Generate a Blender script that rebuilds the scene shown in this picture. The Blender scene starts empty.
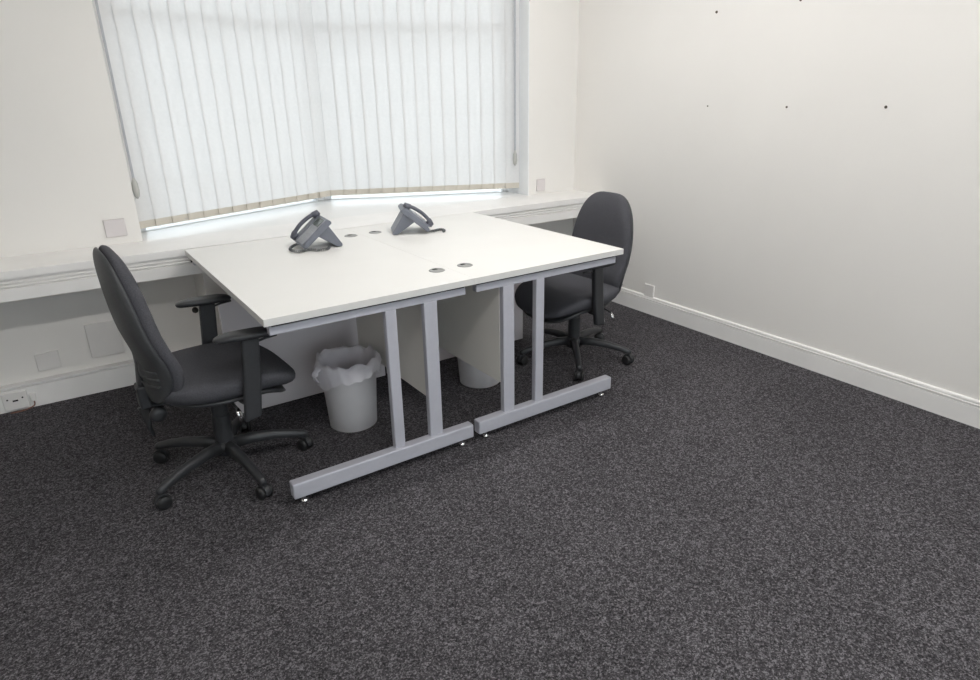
import bpy, bmesh, math, random
from mathutils import Vector, Matrix, noise
random.seed(7)
PI = math.pi
sc = bpy.context.scene
C = sc.collection

# ---------------------------------------------------------------- camera
CAM = (-0.48699, -1.98882, 1.38186)
YAW, PITCH, ROLL, FPX = 0.59775, 0.36706, -0.01711, 640.18
F = Vector((math.sin(YAW)*math.cos(PITCH), math.cos(YAW)*math.cos(PITCH), -math.sin(PITCH)))
R0 = F.cross(Vector((0, 0, 1))).normalized(); U0 = R0.cross(F)
cr, sr = math.cos(ROLL), math.sin(ROLL)
R1 = R0*cr + U0*sr; U1 = U0*cr - R0*sr
cd = bpy.data.cameras.new('camera'); cam = bpy.data.objects.new('camera', cd); C.objects.link(cam)
m3 = Matrix((R1, U1, -F)).transposed()
cam.matrix_world = Matrix.Translation(CAM) @ m3.to_4x4()
cd.sensor_width = 36; cd.lens = FPX*36/980; cd.clip_start = 0.05
sc.camera = cam

# ---------------------------------------------------------------- light and exposure
sc.view_settings.view_transform = 'Standard'; sc.view_settings.look = 'None'
sc.view_settings.gamma = 1; sc.view_settings.use_curve_mapping = False
sc.view_settings.exposure = 0.0
SKY = 2.75; LAMP_DESK = 52.0; LAMP_REAR = 42.0
w = bpy.data.worlds.new('overcast_sky'); sc.world = w; w.use_nodes = True
bg = w.node_tree.nodes['Background']; bg.inputs[0].default_value = (0.90, 0.955, 1.0, 1); bg.inputs[1].default_value = SKY
try:
    sc.cycles.use_denoising = True
    sc.cycles.max_bounces = 10; sc.cycles.diffuse_bounces = 6; sc.cycles.transparent_max_bounces = 12
    sc.cycles.sample_clamp_indirect = 6
except Exception: pass

# ---------------------------------------------------------------- materials
def mat(name, col, rough=0.6, metal=0.0, nscale=40, namt=0.04, bump=0.0, bscale=200, spec=0.5):
    m = bpy.data.materials.new(name); m.use_nodes = True
    nt = m.node_tree; b = nt.nodes['Principled BSDF']
    b.inputs['Roughness'].default_value = rough; b.inputs['Metallic'].default_value = metal
    b.inputs['Specular IOR Level'].default_value = spec
    tc = nt.nodes.new('ShaderNodeTexCoord')
    n = nt.nodes.new('ShaderNodeTexNoise'); n.inputs['Scale'].default_value = nscale; n.inputs['Detail'].default_value = 4
    nt.links.new(tc.outputs['Object'], n.inputs['Vector'])
    r = nt.nodes.new('ShaderNodeMapRange')
    r.inputs[1].default_value = 0.3; r.inputs[2].default_value = 0.7
    r.inputs[3].default_value = 1-namt; r.inputs[4].default_value = 1+namt
    nt.links.new(n.outputs[0], r.inputs[0])
    v = nt.nodes.new('ShaderNodeVectorMath'); v.operation = 'SCALE'; v.inputs[0].default_value = col[:3]
    nt.links.new(r.outputs[0], v.inputs['Scale'])
    nt.links.new(v.outputs[0], b.inputs['Base Color'])
    if bump:
        n2 = nt.nodes.new('ShaderNodeTexNoise'); n2.inputs['Scale'].default_value = bscale; n2.inputs['Detail'].default_value = 3
        nt.links.new(tc.outputs['Object'], n2.inputs['Vector'])
        bp = nt.nodes.new('ShaderNodeBump'); bp.inputs['Strength'].default_value = bump; bp.inputs['Distance'].default_value = 0.002
        nt.links.new(n2.outputs[0], bp.inputs['Height']); nt.links.new(bp.outputs[0], b.inputs['Normal'])
    return m
def lin(*c):
    o = []
    for x in c:
        x /= 255.0
        o.append(x/12.92 if x <= 0.04045 else ((x+0.055)/1.055)**2.4)
    return tuple(o)

M = {}
M['wall'] = mat('wall_paint', (0.79, 0.77, 0.742), 0.85, nscale=2, namt=0.015, bump=0.15, bscale=120)
M['ceiling'] = mat('ceiling_paint', (0.85, 0.84, 0.82), 0.9, nscale=3, namt=0.02)
M['trim'] = mat('gloss_trim_paint', (0.84, 0.825, 0.81), 0.4, nscale=6, namt=0.03)
M['sill'] = mat('sill_paint', (0.80, 0.795, 0.785), 0.35, nscale=3, namt=0.02)
M['pvc'] = mat('white_window_frame', (0.80, 0.81, 0.82), 0.3, namt=0.01)
M['desk'] = mat('white_laminate', (0.765, 0.755, 0.73), 0.42, nscale=5, namt=0.01)
M['edge'] = mat('desk_edging', (0.64, 0.63, 0.61), 0.5, namt=0.02)
M['panel'] = mat('warm_white_panel', (0.74, 0.72, 0.68), 0.5, nscale=4, namt=0.02)
M['endpanel'] = mat('pale_grey_panel', (0.66, 0.62, 0.64), 0.5, nscale=4, namt=0.02)
M['silver'] = mat('silver_powder_coat', (0.47, 0.47, 0.52), 0.45, metal=0.15, nscale=60, namt=0.02)
M['chrome'] = mat('chrome', (0.75, 0.75, 0.75), 0.15, metal=1.0)
M['fabric'] = mat('charcoal_fabric', (0.070, 0.070, 0.079), 0.95, nscale=400, namt=0.35, bump=0.5, bscale=900, spec=0.2)
M['plastic'] = mat('black_plastic', (0.026, 0.027, 0.030), 0.45, nscale=80, namt=0.1, bump=0.12, bscale=500)
M['shell'] = mat('textured_back_shell', (0.045, 0.047, 0.050), 0.55, nscale=80, namt=0.1, bump=0.2, bscale=600)
M['wheel'] = mat('caster_rubber', (0.012, 0.012, 0.013), 0.5)
M['phone'] = mat('slate_grey_plastic', (0.135, 0.145, 0.175), 0.42, nscale=30, namt=0.05)
M['phone_light'] = mat('light_grey_plastic', (0.32, 0.33, 0.36), 0.4, nscale=30, namt=0.05)
M['handset'] = mat('dark_handset_plastic', (0.08, 0.083, 0.105), 0.35, nscale=30, namt=0.05)
M['screen'] = mat('phone_display', (0.10, 0.12, 0.11), 0.15)
M['key'] = mat('phone_key', (0.35, 0.36, 0.38), 0.5)
M['cord'] = mat('cord_plastic', (0.09, 0.095, 0.10), 0.5)
M['port'] = mat('grey_cable_port', (0.28, 0.28, 0.27), 0.5)
M['bin'] = mat('white_bin_plastic', (0.88, 0.86, 0.88), 0.4, nscale=10, namt=0.02)
M['socket'] = mat('white_socket_plastic', (0.75, 0.73, 0.71), 0.4, nscale=10, namt=0.02)
M['socket_tint'] = mat('pinkish_plate_plastic', (0.64, 0.60, 0.60), 0.4, nscale=10, namt=0.02)
M['dark'] = mat('dark_hole', (0.02, 0.018, 0.017), 0.7)
M['brass'] = mat('screw_steel', (0.12, 0.10, 0.08), 0.5, metal=0.6)
M['redcord'] = mat('brown_flex', (0.20, 0.09, 0.06), 0.5)
M['greyweight'] = mat('grey_chain_weight', (0.42, 0.42, 0.40), 0.5)
M['chain'] = mat('pale_bead_chain', (0.42, 0.43, 0.46), 0.4)
M['stone'] = mat('pale_stone', (0.75, 0.75, 0.73), 0.8, nscale=20, namt=0.06)
M['paving'] = mat('pale_paving', (0.45, 0.45, 0.44), 0.9, nscale=3, namt=0.1)

def thin(name, col, trans, alpha=0.0, nscale=60):
    m = bpy.data.materials.new(name); m.use_nodes = True; nt = m.node_tree
    for n in list(nt.nodes):
        if n.type == 'BSDF_PRINCIPLED': nt.nodes.remove(n)
    out = [n for n in nt.nodes if n.type == 'OUTPUT_MATERIAL'][0]
    tc = nt.nodes.new('ShaderNodeTexCoord')
    no = nt.nodes.new('ShaderNodeTexNoise'); no.inputs['Scale'].default_value = nscale
    nt.links.new(tc.outputs['Object'], no.inputs['Vector'])
    r = nt.nodes.new('ShaderNodeMapRange'); r.inputs[3].default_value = 0.96; r.inputs[4].default_value = 1.04
    nt.links.new(no.outputs[0], r.inputs[0])
    v = nt.nodes.new('ShaderNodeVectorMath'); v.operation = 'SCALE'; v.inputs[0].default_value = col
    nt.links.new(r.outputs[0], v.inputs['Scale'])
    d = nt.nodes.new('ShaderNodeBsdfDiffuse'); t = nt.nodes.new('ShaderNodeBsdfTranslucent')
    nt.links.new(v.outputs[0], d.inputs[0]); nt.links.new(v.outputs[0], t.inputs[0])
    mx = nt.nodes.new('ShaderNodeMixShader'); mx.inputs[0].default_value = trans
    nt.links.new(d.outputs[0], mx.inputs[1]); nt.links.new(t.outputs[0], mx.inputs[2])
    last = mx
    if alpha:
        tr = nt.nodes.new('ShaderNodeBsdfTransparent'); m2 = nt.nodes.new('ShaderNodeMixShader'); m2.inputs[0].default_value = alpha
        nt.links.new(mx.outputs[0], m2.inputs[1]); nt.links.new(tr.outputs[0], m2.inputs[2]); last = m2
    nt.links.new(last.outputs[0], out.inputs[0])
    return m
M['vane'] = thin('cream_blind_fabric', (0.80, 0.793, 0.79), 0.42, 0.03)
M['hem'] = thin('beige_blind_hem', (0.66, 0.62, 0.55), 0.22)
M['liner'] = thin('thin_bin_liner_film', (0.93, 0.91, 0.95), 0.4, 0.12, 30)

def glassmat():
    m = bpy.data.materials.new('window_glass'); m.use_nodes = True; nt = m.node_tree
    for n in list(nt.nodes):
        if n.type == 'BSDF_PRINCIPLED': nt.nodes.remove(n)
    out = [n for n in nt.nodes if n.type == 'OUTPUT_MATERIAL'][0]
    fr = nt.nodes.new('ShaderNodeFresnel'); fr.inputs[0].default_value = 1.45
    tr = nt.nodes.new('ShaderNodeBsdfTransparent'); tr.inputs[0].default_value = (0.95, 0.97, 0.97, 1)
    gl = nt.nodes.new('ShaderNodeBsdfGlossy'); gl.inputs['Roughness'].default_value = 0.02
    mx = nt.nodes.new('ShaderNodeMixShader')
    nt.links.new(fr.outputs[0], mx.inputs[0]); nt.links.new(tr.outputs[0], mx.inputs[1]); nt.links.new(gl.outputs[0], mx.inputs[2])
    nt.links.new(mx.outputs[0], out.inputs[0]); return m
M['glass'] = glassmat()

def emis(name, col, s):
    m = bpy.data.materials.new(name); m.use_nodes = True; nt = m.node_tree
    b = nt.nodes['Principled BSDF']; b.inputs['Base Color'].default_value = (0.9, 0.9, 0.9, 1)
    b.inputs['Emission Color'].default_value = (*col, 1); b.inputs['Emission Strength'].default_value = s
    return m

def carpet():
    m = bpy.data.materials.new('speckled_charcoal_carpet'); m.use_nodes = True; nt = m.node_tree
    b = nt.nodes['Principled BSDF']; b.inputs['Roughness'].default_value = 1.0; b.inputs['Specular IOR Level'].default_value = 0.1
    tc = nt.nodes.new('ShaderNodeTexCoord')
    def noi(s, d, r=0.6):
        n = nt.nodes.new('ShaderNodeTexNoise'); n.inputs['Scale'].default_value = s; n.inputs['Detail'].default_value = d
        n.inputs['Roughness'].default_value = r
        nt.links.new(tc.outputs['Object'], n.inputs['Vector']); return n
    def vor(sc_):
        n = nt.nodes.new('ShaderNodeTexVoronoi'); n.inputs['Scale'].default_value = sc_; n.inputs['Randomness'].default_value = 1
        nt.links.new(tc.outputs['Object'], n.inputs['Vector'])
        g = nt.nodes.new('ShaderNodeSeparateColor'); nt.links.new(n.outputs['Color'], g.inputs[0]); return g.outputs[0]
    def mth(op, a, b):
        n = nt.nodes.new('ShaderNodeMath'); n.operation = op
        for k, q in ((0, a), (1, b)):
            if isinstance(q, (int, float)): n.inputs[k].default_value = q
            else: nt.links.new(q, n.inputs[k])
        return n.outputs[0]
    n1o = mth('ADD', mth('MULTIPLY', vor(290), 0.5), mth('ADD', mth('MULTIPLY', vor(150), 0.3), mth('MULTIPLY', noi(60, 3).outputs[0], 0.2)))
    cr = nt.nodes.new('ShaderNodeValToRGB'); e = cr.color_ramp.elements
    e[0].position = 0.15; e[0].color = (*CARPET[0], 1)
    e[1].position = 0.85; e[1].color = (*CARPET[2], 1)
    k = e.new(0.52); k.color = (*CARPET[1], 1)
    nt.links.new(n1o, cr.inputs[0])
    n2 = noi(1.6, 3); r = nt.nodes.new('ShaderNodeMapRange'); r.inputs[1].default_value = 0.3; r.inputs[2].default_value = 0.7
    r.inputs[3].default_value = 0.9; r.inputs[4].default_value = 1.12
    nt.links.new(n2.outputs[0], r.inputs[0])
    v = nt.nodes.new('ShaderNodeVectorMath'); v.operation = 'SCALE'
    nt.links.new(cr.outputs[0], v.inputs[0]); nt.links.new(r.outputs[0], v.inputs['Scale'])
    nt.links.new(v.outputs[0], b.inputs['Base Color'])
    bp = nt.nodes.new('ShaderNodeBump'); bp.inputs['Strength'].default_value = 0.3; bp.inputs['Distance'].default_value = 0.004
    nt.links.new(n1o, bp.inputs['Height']); nt.links.new(bp.outputs[0], b.inputs['Normal'])
    return m
CARPET = [(0.0145, 0.0135, 0.0145), (0.052, 0.049, 0.0535), (0.175, 0.166, 0.178)]
M['carpet'] = carpet()

# ---------------------------------------------------------------- mesh helpers
def obj(name, bm, m, parent=None, smooth=False, bevel=0, seg=2, sub=0, loc=None, rot=None):
    me = bpy.data.meshes.new(name); bmesh.ops.recalc_face_normals(bm, faces=bm.faces)
    bm.to_mesh(me); bm.free()
    ms = m if isinstance(m, (list, tuple)) else [m]
    for x in ms: me.materials.append(x)
    if smooth:
        for p in me.polygons: p.use_smooth = True
    o = bpy.data.objects.new(name, me); C.objects.link(o)
    if parent: o.parent = parent
    if loc: o.location = loc
    if rot: o.rotation_euler = rot
    if bevel:
        b = o.modifiers.new('bevel', 'BEVEL'); b.width = bevel; b.segments = seg; b.limit_method = 'ANGLE'; b.angle_limit = 0.6
    if sub:
        s = o.modifiers.new('sub', 'SUBSURF'); s.levels = sub; s.render_levels = sub
    return o
def thing(name, label, cat, loc=(0, 0, 0), rz=0, group=None):
    o = bpy.data.objects.new(name, None); C.objects.link(o); o.empty_display_size = 0.1
    o.location = loc; o.rotation_euler = (0, 0, rz); return tag(o, label, cat, group)
def tag(o, label, cat, group=None):
    o['label'] = label; o['category'] = cat
    if group: o['group'] = group
    return o
def box(bm, x0, x1, y0, y1, z0, z1, mi=0):
    v = [bm.verts.new((x, y, z)) for z in (z0, z1) for y in (y0, y1) for x in (x0, x1)]
    for f in ((0, 2, 3, 1), (4, 5, 7, 6), (0, 1, 5, 4), (2, 6, 7, 3), (0, 4, 6, 2), (1, 3, 7, 5)):
        bm.faces.new([v[i] for i in f]).material_index = mi
    return v
def B(*a):
    bm = bmesh.new(); box(bm, *a); return bm
def prism(bm, pts, z0, z1, axis='z', mi=0):
    def P(a, b, c): return (a, b, c) if axis == 'z' else ((c, a, b) if axis == 'x' else (a, c, b))
    lo = [bm.verts.new(P(a, b, z0)) for a, b in pts]; hi = [bm.verts.new(P(a, b, z1)) for a, b in pts]
    n = len(pts)
    bm.faces.new(lo).material_index = mi; bm.faces.new(hi).material_index = mi
    for i in range(n): bm.faces.new((lo[i], lo[(i+1) % n], hi[(i+1) % n], hi[i])).material_index = mi
def lathe(bm, prof, n=32, c=(0, 0), cap=True):
    rings = []
    for r, z in prof:
        rings.append([bm.verts.new((c[0]+r*math.cos(2*PI*i/n), c[1]+r*math.sin(2*PI*i/n), z)) for i in range(n)])
    for a, b in zip(rings, rings[1:]):
        for i in range(n): bm.faces.new((a[i], a[(i+1) % n], b[(i+1) % n], b[i]))
    if cap: bm.faces.new(rings[0]); bm.faces.new(rings[-1])
def tube(bm, pts, rad, n=8, flat=1.0):
    """swept round tube; rad may be a list; flat squashes the section's second axis"""
    pts = [Vector(p) for p in pts]
    rs = rad if isinstance(rad, (list, tuple)) else [rad]*len(pts)
    up = Vector((0, 0, 1)); rings = []
    for i, p in enumerate(pts):
        t = (pts[min(i+1, len(pts)-1)]-pts[max(i-1, 0)]).normalized()
        a = t.cross(up)
        if a.length < 0.05: a = t.cross(Vector((0, 1, 0)))
        a.normalize(); b = a.cross(t).normalized()
        rings.append([bm.verts.new(p+(a*math.cos(2*PI*k/n)+b*flat*math.sin(2*PI*k/n))*rs[i]) for k in range(n)])
    for q, s in zip(rings, rings[1:]):
        for k in range(n): bm.faces.new((q[k], q[(k+1) % n], s[(k+1) % n], s[k]))
    bm.faces.new(rings[0]); bm.faces.new(rings[-1])
def smoothpath(pts, k=6):
    P = [Vector(p) for p in pts]; out = []
    for i in range(len(P)-1):
        p0, p1, p2, p3 = P[max(i-1, 0)], P[i], P[i+1], P[min(i+2, len(P)-1)]
        for j in range(k):
            t = j/k
            out.append(0.5*((2*p1)+(-p0+p2)*t+(2*p0-5*p1+4*p2-p3)*t*t+(-p0+3*p1-3*p2+p3)*t**3))
    out.append(P[-1]); return out
def pillow(bm, hw, hh, tf, tb, place, e=2.6, rings=10, n=56, edge=3.2):
    """rounded pad; hw(b) half width, hh half height; place(a_m, b_m, depth, a, b) -> point"""
    def ring(r, side):
        out = []
        for i in range(n):
            th = 2*PI*i/n; c, s = math.cos(th), math.sin(th)
            a = math.copysign(abs(c)**(2/e), c)*r; b = math.copysign(abs(s)**(2/e), s)*r
            d = (1-r**edge)**(1/2.2) if r < 1 else 0
            dep = tf*d if side > 0 else -tb*d
            out.append(bm.verts.new(place(a*hw(b), b*hh, dep, a, b)))
        return out
    rr = [math.sin(PI/2*(k/rings)) for k in range(1, rings+1)]
    fr = [ring(r, 1) for r in rr]; bk = [ring(r, -1) for r in rr[:-1]]
    cf = bm.verts.new(place(0, 0, tf, 0, 0)); cb = bm.verts.new(place(0, 0, -tb, 0, 0))
    bk.append(fr[-1])
    for L, cc in ((fr, cf), (bk, cb)):
        for i in range(n): bm.faces.new((cc, L[0][i], L[0][(i+1) % n]))
        for q, s in zip(L, L[1:]):
            for i in range(n): bm.faces.new((q[i], q[(i+1) % n], s[(i+1) % n], s[i]))

# ---------------------------------------------------------------- the room (its own axes are turned 1 degree from the desks')
TH = -0.0177
XL, XR, YW, YN, H = -1.75, 2.6525, 1.60, -3.6, 2.5
WL, WR = -0.155, 2.235           # window opening
ZS = 0.724                       # sill / shelf top
def st(name, bm, m, **k):
    o = obj(name, bm, m, **k); o.rotation_euler = (0, 0, TH); o['kind'] = 'structure'; return o
def room(o): # place a loose thing given in room axes
    x, y, z = o.location; c, s = math.cos(TH), math.sin(TH)
    o.location = (c*x-s*y, s*x+c*y, z); o.rotation_euler.z += TH; return o

st('floor', B(XL-.1, XR+.1, YN-.1, YW+.12, -0.1, 0), M['carpet'])
st('ceiling', B(XL-.1, XR+.1, YN-.1, YW+.9, H, H+.1), M['ceiling'])
st('wall_right', B(XR, XR+.12, YN-.12, YW+.12, 0, H), M['wall'])
st('wall_left', B(XL-.12, XL, YN-.12, YW+.12, 0, H), M['wall'])
RX0, RX1, RZ0, RZ1 = -1.35, 2.40, 0.12, 2.25     # unseen full-height glazing, added behind the camera to brighten under the desks
bm = bmesh.new()
box(bm, XL, RX0, YN-.12, YN, 0, H); box(bm, RX1, XR, YN-.12, YN, 0, H)
box(bm, RX0, RX1, YN-.12, YN, 0, RZ0); box(bm, RX0, RX1, YN-.12, YN, RZ1, H)
st('wall_rear', bm, M['wall'])
bm = bmesh.new()
for x in (RX0, RX0+1.22, RX1-1.28, RX1-.06): box(bm, x, x+.06, YN-.10, YN-.05, RZ0, RZ1)
box(bm, RX0, RX1, YN-.10, YN-.05, RZ0, RZ0+.06); box(bm, RX0, RX1, YN-.10, YN-.05, RZ1-.06, RZ1)
wf = st('window_3', bm, M['pvc'])
obj('glass_pane', B(RX0+.05, RX1-.05, YN-.078, YN-.072, RZ0+.05, RZ1-.05), M['glass'], wf)
bm = bmesh.new()
TOP = 2.25
box(bm, XL, WL, YW, YW+.12, 0, H); box(bm, WR, XR, YW, YW+.12, 0, H)
box(bm, WL, WR, YW, YW+.12, 0, ZS-.03); box(bm, WL, WR, YW, YW+.12, TOP, H)
st('wall_window_side', bm, M['wall'])

# bay: window line from left jamb to the apex to the right jamb
A0, AP, A1 = Vector((WL, 1.845)), Vector((1.04, 2.315)), Vector((WR, 1.82))
def offs(p, d): return (p.x, p.y+d)
# sill board running from the shelf into the bay
bm = bmesh.new()
prism(bm, [(WL, YW), (WR, YW), offs(A1, .03), offs(AP, .03), offs(A0, .03)], ZS-.03, ZS)
st('trim_1', bm, M['sill'])
# bay soffit and bay cheek walls
bm = bmesh.new()
prism(bm, [(WL-.1, YW+.12), (WR+.1, YW+.12), offs(A1, .12), offs(AP, .12), offs(A0, .12)], TOP, H)
prism(bm, [(WL-.12, YW+.12), (WL, YW+.12), (WL, A0.y+.1), (WL-.12, A0.y+.1)], 0, TOP)
prism(bm, [(WR, YW+.12), (WR+.12, YW+.12), (WR+.12, A1.y+.1), (WR, A1.y+.1)], 0, TOP)
prism(bm, [(WL, A0.y+.03), (AP.x, AP.y+.03), (WR, A1.y+.03), (WR, A1.y+.15), (AP.x, AP.y+.15), (WL, A0.y+.15)], -.1, ZS-.03)
st('wall_bay', bm, M['wall'])
# outside ledge and ground
bm = bmesh.new()
prism(bm, [offs(A0, .06), offs(AP, .06), offs(A1, .06), offs(A1, .30), offs(AP, .30), offs(A0, .30)], ZS-.05, ZS-.008)
st('trim_2', bm, M['stone'])
st('ground_outside', B(-14, 16, -18, 16, -0.45, -0.4), M['paving'])

# windows: one per bay face, frame + transom + glass
def winface(idx, P, Q):
    d = (Q-P); L = d.length; d.normalize(); nrm = Vector((-d.y, d.x))
    if nrm.y < 0: nrm = -nrm
    def bar(bm, s0, s1, z0, z1, t0=0.0, t1=.055):
        c = [P+d*s0+nrm*t0, P+d*s1+nrm*t0, P+d*s1+nrm*t1, P+d*s0+nrm*t1]
        prism(bm, [(v.x, v.y) for v in c], z0, z1)
    e = thing('window_%d' % idx, 'x', 'window'); del e['label']; del e['category']; e['kind'] = 'structure'
    e.rotation_euler = (0, 0, TH)
    bm = bmesh.new()
    bar(bm, 0, L, ZS-.03, ZS+.004); bar(bm, 0, L, TOP-.06, TOP)
    bar(bm, 0, .05, ZS, TOP); bar(bm, L-.05, L, ZS, TOP)
    bar(bm, 0, L, 1.76, 1.81)
    obj('window_frame', bm, M['pvc'], e)
    for s0, s1 in ((.05, L-.05),):
        for z0, z1 in ((ZS+.004, 1.76), (1.81, TOP-.06)):
            bm = bmesh.new(); bar(bm, s0, s1, z0, z1, .025, .031); obj('glass_pane', bm, M['glass'], e)
    return e
winface(1, A0, AP); winface(2, AP, A1)
# white architrave lining of the right reveal
st('trim_3', B(WR-.006, WR, YW-.012, A1.y-.002, ZS, TOP), M['pvc'])

# shelf-like heating casing under the window, hung on the wall
YC = 1.278
bm = bmesh.new()
box(bm, XL, XR, YC, YW, ZS-.034, ZS)                      # top board with nosing
box(bm, XL, XR, YC+.016, YC+.03, ZS-.080, ZS-.03)         # recessed louvre strip backing
for k in range(2):
    z = ZS-.048-k*.014
    prism(bm, [(YC+.017, z-.003), (YC+.006, z-.007), (YC+.006, z-.002), (YC+.017, z+.003)], XL, XR, axis='x')
box(bm, XL, XR, YC+.001, YC+.02, ZS-.128, ZS-.074)        # fascia
st('trim_4', bm, M['trim'], bevel=.001)
# boxed pier below the sill behind the desks
st('trim_5', B(0.045, 1.80, YC+.03, YW, 0, ZS-.065), M['wall'])
# small dark end slot in the louvre strip
st('trim_6', B(0.0, 0.022, YC+.002, YC+.010, ZS-.070, ZS-.038), M['dark'])

# skirtings
bm = bmesh.new()
box(bm, XL, XR, YW-.045, YW, 0, .108); box(bm, XL, XR, YW-.036, YW, .108, .114); box(bm, XL, XR, YW-.045, YW, .114, .124)
st('baseboard_window_side', bm, M['trim'], bevel=.0015)
bm = bmesh.new()
prof = [(XR, 0), (XR-.016, 0), (XR-.016, .088), (XR-.011, .090), (XR-.011, .094), (XR-.017, .096), (XR-.017, .101),
        (XR-.010, .103), (XR-.010, .107), (XR-.014, .109), (XR-.012, .116), (XR, .120)]
prism(bm, prof, YN, YW-.046, axis='y')
st('baseboard_right', bm, M['trim'])

# ceiling lamps (out of view, light the room)
LC = (1.0, 0.985, 0.965)
for (x, y, ls, lab) in ((1.35, 0.27, LAMP_DESK, 'long ceiling batten light above the desks'),
                    (-0.35, -1.6, LAMP_REAR*.9, 'long ceiling batten light over the open floor near the left wall'),
                    (1.35, -1.6, LAMP_REAR*1.4, 'long ceiling batten light over the open floor near the right wall')):
    t = thing('batten_light', lab, 'ceiling light', (x, y, H))
    obj('batten_body', B(-.62, .62, -.05, .05, -.045, 0), M['pvc'], t, bevel=.004)
    obj('diffuser', B(-.58, .58, -.045, .045, -.085, -.046), emis('batten_diffuser', LC, ls), t, bevel=.01)

# ---------------------------------------------------------------- vertical blinds
def blind(P, Q, label, n, ctrl):
    d = (Q-P); L = d.length; d.normalize(); ang = math.atan2(d.y, d.x)
    t = thing('vertical_blind', label, 'blind', (P.x, P.y, ZS), ang, 'vertical blinds in the bay window'); room(t)
    zt, zb = TOP-.06-ZS, 0.770-ZS
    obj('headrail', B(.015, L-.02, -.02, .02, zt, zt+.04), M['pvc'], t, bevel=.003)
    pitch = L/n; wv = pitch*1.14
    for i in range(n):
        xc = pitch*(i+.5); a = math.radians(5+random.uniform(-1.5, 1.5))
        bm = bmesh.new(); K = 4; col = []
        for k in range(K+1):
            s = (k/K-.5)*wv; bow = .0035*(1-(2*k/K-1)**2)
            col.append((s*math.cos(a)-bow*math.sin(a), s*math.sin(a)+bow*math.cos(a)))
        for (z0, z1) in ((zb+.034, zt),):
            f = [[bm.verts.new((x, y+o, z)) for x, y in col] for z in (z0, z1) for o in (0, .0006)]
            for k in range(K):
                bm.faces.new((f[0][k], f[0][k+1], f[2][k+1], f[2][k]))
        v = obj('vane', bm, M['vane'], t, smooth=True, loc=(xc, 0, 0))
        bm = bmesh.new()
        pts = [(x, y-.0015) for x, y in col]+[(x, y+.0015) for x, y in reversed(col)]
        prism(bm, pts, zb, zb+.036)
        obj('bottom_weight', bm, M['hem'], v)
    # bead chain linking the vane bottoms
    bm = bmesh.new(); tube(bm, [(.02, .004, zb+.012), (L-.02, .004, zb+.012)], .0012, 5)
    obj('link_chain', bm, M['chain'], t)
    # control cord with its weight
    x = .001 if ctrl == 'l' else L-.035
    bm = bmesh.new(); tube(bm, [(x, -.035, .30), (x, -.035, zt)], .0035, 6); tube(bm, [(x+.008, -.03, .30), (x+.008, -.03, zt)], .0035, 6)
    c = obj('control_cord', bm, M['chain'], t)
    bm = bmesh.new(); lathe(bm, [(.004, .20), (.013, .212), (.016, .24), (.014, .275), (.005, .30)], 14, (x+.004, -.033))
    obj('cord_weight', bm, M['greyweight'], c, smooth=True)
    return t
dl = -.155
bl = blind(A0+Vector((.004, dl)), AP+Vector((-.0035, dl)), 'left half of the white vertical blinds, grey cord weight at its left edge', 14, 'l')
br = blind(AP+Vector((.0035, dl)), A1+Vector((-.03, dl)), 'right half of the white vertical blinds, nearer the room corner', 15, 'r')

# ---------------------------------------------------------------- desks
DL, DH = 1.245, 0.725
def make_desk(label, s, x0):
    """s=+1: sitter on the -x side (outer edge at x=0, spine at x=.8); s=-1 mirrored"""
    t = thing('desk', label, 'desk', (x0, 0, 0), 0, 'white desks standing back to back')
    def X(a, b): return (a, b) if s > 0 else (-b, -a)
    def bb(a, b, *r): return B(*X(a, b), *r)
    top = bb(0, .79995, 0, DL, DH-.025, DH)
    top.faces.ensure_lookup_table()
    for f in top.faces:
        if abs(f.normal.z) < .5: f.material_index = 1
    top.normal_update()
    for f in top.faces: f.material_index = 0 if f.normal.z > .5 else 1
    obj('desktop', top, [M['desk'], M['edge']], t, bevel=.0007)
    for y in (.19, 1.05):
        bm = bmesh.new(); c = (.745 if s > 0 else -.722, y)
        lathe(bm, [(.030, DH-.004), (.033, DH+.0005), (.030, DH+.0025), (.026, DH+.0025), (.025, DH+.001), (.001, DH+.001)], 28, c)
        p = obj('cable_port', bm, M['port'], t, smooth=True)
        bm = bmesh.new(); box(bm, c[0]-.009, c[0]+.009, y+.010, y+.024, DH, DH+.0026); obj('cable_slot', bm, M['dark'], p)
    obj('modesty_panel', bb(.630, .648, .055, .80, .226, .665), M['panel'], t, bevel=.001)
    obj('end_panel', bb(.035 if s > 0 else -.10, .792, .872, .893, .006, .565), M['endpanel'], t, bevel=.0015)
    for yf, nm in ((.008, 'near'), (DL-.075, 'far')):
        fr = obj('leg_frame', bb(.02, .775, yf+.018, yf+.048, .658, .687), M['silver'], t, bevel=.003)
        for a, b in ((.432, .476), (.590, .647)):
            obj('upright', bb(a, b, yf+.018, yf+.046, .09, .66), M['silver'], fr, bevel=.004)
        bm = bmesh.new()
        pr = [(.018, .034), (.786, .034), (.786, .094), (.018, .096)]
        pr = [(s*a, b) for a, b in pr]
        prism(bm, pr, yf+.004, yf+.046, axis='y')
        obj('foot', bm, M['silver'], fr, bevel=.005)
        for a in (.06, .74):
            bm = bmesh.new(); lathe(bm, [(.013, 0), (.014, .006), (.012, .012), (.005, .013), (.005, .036)], 14, (s*a, yf+.028))
            obj('foot_glide', bm, M['chrome'], fr, smooth=True)
    obj('gap_shade_strip', bb(.03, .77, .028, .05, .685, .700), M['dark'], t)  # dark strip painting in the shade of the gap between desktop and beam
    # long rail under the top
    obj('under_rail', bb(.60, .63, .06, DL-.08, .655, .698), M['silver'], t, bevel=.002)
    return t
make_desk('left white rectangular desk on silver frame, black chair pulled up at its left side', 1, 0.0)
make_desk('right white rectangular desk on silver frame, nearer the right wall', -1, 1.6)

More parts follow.
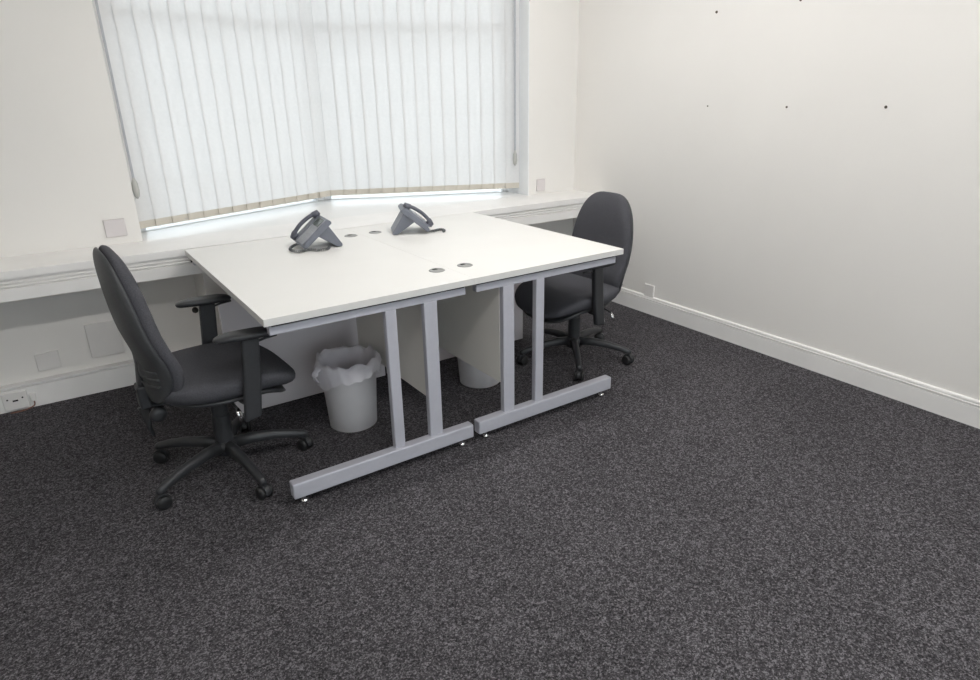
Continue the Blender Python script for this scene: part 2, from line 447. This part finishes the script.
# ---------------------------------------------------------------- task chair
def make_chair(label, loc, rz, base_rot, lift=0.0, reach=0.0, back_drop=0.0):
    """front faces local +x"""
    t = thing('office_chair', label, 'chair', loc, rz, 'black operator chairs at the desks')
    # five-star base
    bm = bmesh.new()
    lathe(bm, [(.028, .065), (.042, .075), (.044, .115), (.034, .128), (.030, .128)], 24)
    for k in range(5):
        a = base_rot+k*2*PI/5; c, s = math.cos(a), math.sin(a)
        sec = [(.03, .110, .024, .020), (.10, .112, .021, .019), (.18, .104, .018, .017), (.25, .090, .016, .015), (.30, .076, .016, .013), (.315, .072, .010, .009)]
        rings = []
        for r, z, hw, hh in sec:
            pts = []
            for (u, v) in ((-1, -.8), (-.75, .6), (-.35, 1), (.35, 1), (.75, .6), (1, -.8), (.8, -1), (-.8, -1)):
                lx, ly = r, u*hw
                pts.append(bm.verts.new((lx*c-ly*s, lx*s+ly*c, z+v*hh)))
            rings.append(pts)
        for q, w2 in zip(rings, rings[1:]):
            for i in range(8): bm.faces.new((q[i], q[(i+1) % 8], w2[(i+1) % 8], w2[i]))
        bm.faces.new(rings[0]); bm.faces.new(rings[-1])
    base = obj('star_base', bm, M['plastic'], t, smooth=True)
    before = set(C.objects)
    for k in range(5):
        a = base_rot+k*2*PI/5; c, s = math.cos(a), math.sin(a); sp = a+random.uniform(-1.2, 1.2)
        hx, hy = .300*c, .300*s
        bm = bmesh.new()
        lathe(bm, [(.006, .045), (.006, .075)], 8)
        # hood: half drum
        pts = [(.029*math.cos(q), .030+.029*math.sin(q)) for q in [PI*i/10 for i in range(11)]]+[(-.029, .022), (.029, .022)]
        prism(bm, pts, -.009, .009, axis='y')
        cs = obj('caster', bm, M['plastic'], t, bevel=.002, loc=(hx, hy, 0), rot=(0, 0, sp))
        for sgn in (-1, 1):
            bm = bmesh.new(); lathe(bm, [(.008, -.007), (.024, -.007), (.027, -.003), (.027, .003), (.022, .008), (.008, .009)], 20)
            bmesh.ops.rotate(bm, verts=bm.verts, matrix=Matrix.Rotation(-sgn*PI/2, 3, 'X'), cent=(0, 0, 0))
            bmesh.ops.translate(bm, verts=bm.verts, vec=(0, sgn*.017, .0272))
            obj('wheel', bm, M['wheel'], cs, smooth=True)
    # gas column with telescopic cover
    bm = bmesh.new(); lathe(bm, [(.030, .115), (.034, .12), (.034, .24), (.031, .243), (.031, .32), (.028, .323), (.028, .345)], 24)
    obj('gas_column', bm, M['plastic'], t, smooth=False, bevel=0)
    # mechanism under seat
    bm = bmesh.new()
    prism(bm, [(-.17, .372), (.09, .372), (.12, .400), (.12, .412), (-.19, .412), (-.20, .392)], -.075, .075, axis='y')
    mech = obj('tilt_mechanism', bm, M['plastic'], t, bevel=.006)
    for (x, y, dx, dy, z) in ((.0, -.07, .02, -.12, .370), (-.02, .07, -.01, .13, .362), (-.09, .07, -.02, .12, .362)):
        bm = bmesh.new()
        tube(bm, smoothpath([(x, y, z), (x+dx*.5, y+dy*.6, z-.004), (x+dx, y+dy, z-.018)], 4), .005, 8)
        lv = obj('lever', bm, M['plastic'], mech, smooth=True)
        bm = bmesh.new(); tube(bm, [(x+dx, y+dy, z-.018), (x+dx*1.1, y+dy*1.08, z-.034), (x+dx*1.2, y+dy*1.15, z-.062)], [.006, .011, .008], 10, .55)
        o = obj('lever_paddle', bm, M['chrome'], lv, smooth=True)
        o['label'] = 'chrome paddle at the end of the lever'
    # seat pan and cushion
    def seat_place(a_m, b_m, dep, a, b):
        # a_m = sideways (y), b_m = fore-aft (x)
        x = b_m+.025; y = a_m
        z = .444+dep
        z -= .055*max(0, b-.40)**1.6*2.2
        z += .014*abs(a)**2 - .004 + .012*max(0, -b)**2
        return (x, y, z)
    bm = bmesh.new(); pillow(bm, lambda b: .240-.030*max(0, -b)**1.5-.012*max(0, b)**3, .258, .040, .066, seat_place, e=3.2, edge=4.5)
    obj('seat', bm, M['fabric'], t, smooth=True)
    def pan_place(a_m, b_m, dep, a, b):
        x, y, z = seat_place(a_m, b_m, 0, a, b); return (x, y, z-.060+dep)
    bm = bmesh.new(); pillow(bm, lambda b: .215-.03*max(0, -b)**1.5, .212, .02, .016, pan_place, e=3.2, edge=5, rings=6)
    obj('seat_pan', bm, M['plastic'], t, smooth=True)
    # backrest: curved, reclined, tapering to a rounded top
    ZC, HH = .675, .280
    def bw(b): # half width
        if b > -.35: return .222-.050*((b+.35)/1.35)**1.8
        return .222-.020*((-.35-b)/.65)**2
    def back_x(b):
        lum = .038*math.exp(-((b+.55)/.38)**2)
        return -.205-.050*(b+1)/2+lum
    def back_place(a_m, b_m, dep, a, b):
        wrap = .030*(abs(a_m)/.22)**2*(1-.25*max(0, b))
        return (back_x(b)+wrap+dep, a_m*(1-.04*abs(a)**3), ZC+b_m-dep*.10)
    bm = bmesh.new(); pillow(bm, bw, HH, .046, .034, back_place, e=3.2, edge=4, rings=12, n=72)
    bk = obj('backrest', bm, M['fabric'], t, smooth=True)
    def shell_place(a_m, b_m, dep, a, b):
        x, y, z = back_place(a_m, b_m, 0, a, b)
        rib = 0
        if dep < 0:
            q = (b+.62)/.10
            if -1.5 < q < 1.6 and abs(a) < .6: rib = .006*math.sin(q*PI*2)*(1-(a/.6)**2)
        hump = -.016*math.exp(-((b+.60)/.30)**2)*(1-a*a) if dep < 0 else 0
        return (x-.020+dep+rib+hump, y, z)
    bm = bmesh.new(); pillow(bm, lambda b: bw(b)*.985, HH*.985, .012, .026, shell_place, e=3.2, edge=5, rings=16, n=72)
    obj('back_shell', bm, M['shell'], t, smooth=True)
    sh = [o for o in t.children if o.name.startswith('back_shell')][0]
    for k in range(3):
        bm = bmesh.new(); pts = []
        for q in range(15):
            a = -.80+1.6*q/14; b = -.42-.10*k-.10*(1-a*a)
            pts.append(shell_place(a*bw(b)*.985, b*HH*.985, -.0255*(1-abs(a)**5)**.45, a, b))
        tube(bm, [(p[0], p[1], p[2]) for p in pts], .0042, 6)
        obj('grip_ridge', bm, M['shell'], sh, smooth=True)
    # back support bar with height lock
    bm = bmesh.new()
    path = smoothpath([(-.10, 0, .388), (-.18, 0, .372), (-.225, 0, .375), (-.246, 0, .42), (-.240, 0, .50), (-.232, 0, .56)], 5)
    tube(bm, path, .026, 10, .42)
    bar = obj('back_bar', bm, M['plastic'], t, smooth=True)
    obj('bar_sleeve', B(-.262, -.226, -.032, .032, .37, .46), M['plastic'], bar, bevel=.008)
    bm = bmesh.new(); tube(bm, [(-.250, 0, .372), (-.246, 0, .29), (-.238, 0, .25)], [.022, .018, .012], 10, .5)
    obj('bar_tail', bm, M['plastic'], bar, smooth=True)
    bm = bmesh.new(); lathe(bm, [(.010, -.012), (.026, -.010), (.030, 0), (.026, .012), (.012, .016)], 18)
    bmesh.ops.rotate(bm, verts=bm.verts, matrix=Matrix.Rotation(PI/2, 3, 'X'), cent=(0, 0, 0))
    bmesh.ops.translate(bm, verts=bm.verts, vec=(-.215, -.050, .350))
    obj('tension_knob', bm, M['plastic'], bar, smooth=True)
    # armrests
    for sgn in (-1, 1):
        y = sgn*.250
        bm = bmesh.new()
        path = smoothpath([(.03, sgn*.07, .392), (.045, sgn*.19, .385), (.055, sgn*.243, .390), (.060, y+sgn*.008, .43)], 5)
        tube(bm, path, .024, 10, .40)
        arm = obj('armrest', bm, M['plastic'], t, smooth=True)
        bm = bmesh.new()
        prism(bm, [(.020, .325), (.080, .335), (.100, .480), (.112, .640), (.052, .640), (.038, .48)], y-.014+sgn*.012, y+.014+sgn*.012, axis='y')
        obj('arm_upright', bm, M['plastic'], arm, bevel=.008)
        bm = bmesh.new(); tube(bm, [(.095, y+sgn*.01, .610), (.135, y+sgn*.01, .618), (.175, y+sgn*.01, .622)], [.006, .007, .009], 8, .6)
        obj('height_lever', bm, M['plastic'], arm, smooth=True)
        bm = bmesh.new()
        def ap(a_m, b_m, dep, a, b):
            yy = a_m; xx = b_m
            return (xx, yy, dep-.012*max(0, abs(b)-.55)**1.3)
        pillow(bm, lambda b: .038-.006*max(0, -b), .105, .012, .014, ap, e=3, edge=6, rings=7, n=40)
        obj('arm_pad', bm, M['plastic'], arm, smooth=True, loc=(.070, y+sgn*.006, .645), rot=(0, 0, -.12))
    low = {o for o in C.objects if o.name.startswith(('caster', 'gas_column', 'star_base'))}
    for o in set(C.objects)-before-low:
        if o.parent == t: o.location.z += lift-(back_drop if o.name.startswith('back') else 0); o.location.x += reach
    return t
chL = make_chair('black fabric office chair left of the desks, seen side-on', (-.105, .44, 0), math.radians(3), math.radians(64-3), -.020)
chR = make_chair('black fabric office chair in front of the right wall, partly hidden behind the desks', (1.75, .475, 0), math.radians(182), math.radians(18-182), -.044, .032, .022)

# ---------------------------------------------------------------- phones
def make_phone(label, loc, rz, cord):
    """user sits on local -x side; face looks to -x and up; handset on local +y side (user's left)"""
    t = thing('desk_phone', label, 'phone', loc, rz, 'grey desk phones'); t.scale = (.89, .89, .89)
    # slanted body: a wedge slab from low front to high rear
    A = math.radians(40); L = .195; W = .10
    bm = bmesh.new()
    c, s = math.cos(A), math.sin(A)
    def P(u, v): # u along slope, v normal to it
        return (-.095+u*c-v*s, .004+u*s+v*c)
    pts = [P(.010, 0), P(L, 0), P(L+.004, .012), P(L-.004, .030), P(L-.05, .033), P(.03, .030), P(0, .018)]
    prism(bm, pts, -W, W, axis='y')
    body = obj('phone_body', bm, M['phone'], t, bevel=.005)
    # rear stand foot
    bm = bmesh.new()
    q = [P(.085, 0), P(.150, 0), (.098, .0), (.074, .0)]
    q = [P(.095, .006), P(.175, .006), (.105, .012), (.102, .0), (.080, .0)]
    prism(bm, q, -W+.018, W-.018, axis='y')
    obj('stand', bm, M['phone'], t, bevel=.004)
    def slab(u0, u1, y0, y1, v0, v1):
        bm = bmesh.new(); prism(bm, [P(u0, v0), P(u1, v0), P(u1, v1), P(u0, v1)], y0, y1, axis='y'); return bm
    obj('face_plate', slab(.012, L-.012, -W+.008, .030, .030, .034), M['phone_light'], t, bevel=.002)
    obj('display', slab(.130, .180, -W+.020, .018, .0335, .0365), M['screen'], t, bevel=.001)
    for r in range(4):
        for k in range(3):
            u = .028+r*.020; y = -.075+k*.026
            obj('key', slab(u, u+.012, y, y+.018, .033, .0375), M['key'], t)
    # cradle bumps and handset
    obj('cradle', slab(.015, L-.010, .034, W-.004, .028, .036), M['phone'], t, bevel=.003)
    bm = bmesh.new()
    def Q(u, v, y=.067):
        a, b = P(u, v); return (a, y, b)
    path = smoothpath([Q(.010, .046), Q(.030, .056), Q(.068, .064), Q(.100, .066), Q(.138, .062), Q(.170, .054), Q(.195, .044)], 5)
    n = len(path)
    tube(bm, path, [.022 if (i < n*.2 or i > n*.8) else .0165 for i in range(n)], 12, .62)
    for (u, v) in ((.022, .044), (.182, .044)):
        a = Vector(Q(u, v-.012)); b = Vector(Q(u, v+.012))
        tube(bm, [a, b], [.021, .022], 14)
    hs = obj('handset', bm, M['handset'], t, smooth=True)
    # cord: coiled loop lying on the desk
    bm = bmesh.new(); path = smoothpath(cord, 26); out = []
    for i, p in enumerate(path):
        ph = i*1.35
        tg = (path[min(i+1, len(path)-1)]-path[max(i-1, 0)]).normalized(); sd = Vector((-tg.y, tg.x, 0))
        out.append(p+sd*.0065*math.cos(ph)+Vector((0, 0, .0062*math.sin(ph))))
    tube(bm, out, .0026, 5)
    obj('handset_cord', bm, M['cord'], t, smooth=True)
    return t
make_phone('grey desk phone on the left desk, tilted up toward the left chair', (.532, .925, DH+.001), math.radians(-6),
           [(-.085, .06, .012), (-.13, .03, .009), (-.16, -.05, .009), (-.13, -.12, .009), (-.08, -.10, .009), (-.04, -.14, .009), (.01, -.13, .009), (.03, -.09, .009)])
make_phone('grey desk phone on the right desk, dark handset side toward the room', (1.03, .955, DH+.001), math.radians(158),
           [(-.085, .06, .012), (-.12, .075, .010), (-.15, .05, .009), (-.175, .045, .010), (-.19, .07, .009), (-.18, .095, .009)])

# ---------------------------------------------------------------- waste bins
def make_bin(label, loc):
    t = thing('waste_bin', label, 'bin', loc, 0, 'white waste bins under the desks')
    bm = bmesh.new()
    lathe(bm, [(.098, 0), (.104, .004), (.122, .29), (.127, .293), (.128, .300), (.122, .302), (.118, .296), (.100, .008), (.02, .006)], 48)
    obj('bin_body', bm, M['bin'], t, smooth=True); return t
b1 = make_bin('white round waste bin with a crumpled clear liner under the left desk', (.452, .50, 0))
make_bin('white round waste bin under the right desk, mostly hidden behind its panel', (1.165, .535, 0))
bm = bmesh.new(); n = 96; rings = []
prof = [(.070, .05), (.086, .14), (.098, .23), (.107, .285), (.118, .314), (.130, .324), (.139, .312), (.141, .285), (.139, .25), (.138, .215)]
for j, (r, z) in enumerate(prof):
    ring = []
    for i in range(n):
        a = 2*PI*i/n; d = Vector((math.cos(a)*2.2, math.sin(a)*2.2, j*.55))
        nz = noise.noise(d*1.3)*.55+noise.noise(d*3.1)*.35
        k = max(0, j-3)/6
        rr = r+nz*(.006+.020*k)
        zz = z+noise.noise(d*1.7+Vector((9, 2, 4)))*(.004+.018*(j >= 3))
        if j >= 6: zz += (j-5)/4*(.045*math.sin(a+2.9)+.030*noise.noise(Vector((a*1.6, 3, 0))))
        if j < 4: rr = r+nz*.004; zz = z
        if j >= 5: rr = max(rr, .1315)
        ring.append(bm.verts.new((rr*math.cos(a), rr*math.sin(a), zz)))
    rings.append(ring)
for q, s2 in zip(rings, rings[1:]):
    for i in range(n): bm.faces.new((q[i], q[(i+1) % n], s2[(i+1) % n], s2[i]))
# knotted corner of the bag sticking out
tube(bm, smoothpath([(-.13, -.02, .31), (-.155, -.03, .300), (-.165, -.035, .275), (-.150, -.03, .25)], 4), [.012, .016, .018, .014, .012, .016, .018, .014, .010, .010, .008, .006, .004][:13], 8, .6)
o = obj('bin_liner', bm, M['liner'], b1, smooth=True); o['label'] = 'crumpled translucent plastic liner folded over the rim'

# ---------------------------------------------------------------- wall plates and small wall things
def plate(name, label, cat, bm, m, loc, face, group=None, bevel=.003):
    o = obj(name, bm, m, None, bevel=bevel); o.location = loc
    o.rotation_euler = (0, 0, 0 if face == 'back' else -PI/2); tag(o, label, cat, group); return room(o)
def flat(w2, h2, d=.010): return B(-w2/2, w2/2, -d, 0, -h2/2, h2/2)
plate('blank_plate', 'wide pinkish blank wall plate beside the left end of the blinds', 'wall plate', flat(.092, .085), M['socket_tint'], (-.262, YW, .803), 'back')
plate('blank_plate', 'small pinkish blank wall plate between the window and the room corner', 'wall plate', flat(.072, .082), M['socket_tint'], (2.345, YW, .785), 'back')
plate('access_panel', 'large square white access panel low on the wall behind the left chair', 'wall plate', flat(.145, .175, .014), M['socket'], (-.418, YW, .262), 'back')
plate('blank_plate', 'small worn white plate low on the wall left of the access panel', 'wall plate', flat(.098, .088, .014), M['socket'], (-.670, YW, .205), 'back')
# sockets
def socket(label, loc, face, w2=.100, h2=.088, screws=True, group=None):
    t = thing('wall_socket', label, 'socket', loc, 0 if face == 'back' else -PI/2, group); room(t)
    obj('socket_plate', flat(w2, h2, .012), M['socket'], t, bevel=.004)
    if screws:
        for x in (-.030, .030):
            bm = bmesh.new(); lathe(bm, [(.004, 0), (.004, .002)], 10); bmesh.ops.rotate(bm, verts=bm.verts, matrix=Matrix.Rotation(PI/2, 3, 'X'), cent=(0, 0, 0))
            bmesh.ops.translate(bm, verts=bm.verts, vec=(x, -.012, .012)); obj('plate_screw', bm, M['dark'], t)
        obj('socket_opening', B(-.011, .011, -.0135, -.010, -.002, .006), M['dark'], t)
    return t
socket('white wall socket mounted on the skirting at the far left', (-.835, YW-.045, .036+.018), 'back')
socket('small white wall socket just above the right skirting beside the right chair', (XR, .808, .156), 'right', .082, .082, False)
# small junction box with flex beside left socket
t = thing('flex_outlet', 'small white flex outlet with a brown wire beside the skirting socket', 'outlet', (-.765, YW-.045, .055)); room(t)
obj('outlet_box', B(-.012, .012, -.014, 0, -.020, .020), M['socket'], t, bevel=.003)
bm = bmesh.new(); tube(bm, smoothpath([(0, -.01, -.018), (-.005, -.02, -.040), (-.05, -.03, -.049), (-.10, -.028, -.050)], 5), .003, 6)
obj('wire', bm, M['redcord'], t, smooth=True)
# black clip on the pier
bm = bmesh.new(); lathe(bm, [(.015, 0), (.016, .010), (.010, .022), (.006, .024)], 16)
bmesh.ops.rotate(bm, verts=bm.verts, matrix=Matrix.Rotation(PI/2, 3, 'X'), cent=(0, 0, 0))
plate('pipe_cap', 'small round black cap on the wall just behind the far armrest of the left chair', 'cap', bm, M['dark'], (.020, YW, .328), 'back', bevel=0)
# screws left in the right wall
for (y, z, r, lab) in ((.492, 1.767, .0075, 'dark wall plug hole high on the right wall, left of the upper pair'),
                       (.015, 1.771, .006, 'dark plug at the very top of the right wall, right of upper pair'),
                       (.489, 1.299, .004, 'faint screw in the right wall, leftmost of the lower row of three'),
                       (.009, 1.297, .0055, 'dark screw in the right wall, middle of the lower row of three'),
                       (-.466, 1.300, .0065, 'dark screw in the right wall, rightmost of the lower row of three')):
    bm = bmesh.new(); lathe(bm, [(r*.8, 0), (r, .002), (r*.8, .006), (r*.3, .007)], 10)
    bmesh.ops.rotate(bm, verts=bm.verts, matrix=Matrix.Rotation(PI/2, 3, 'X'), cent=(0, 0, 0))
    plate('wall_screw', lab, 'screw', bm, M['brass'], (XR, y, z), 'right', 'screws and plugs left in the right wall', 0)
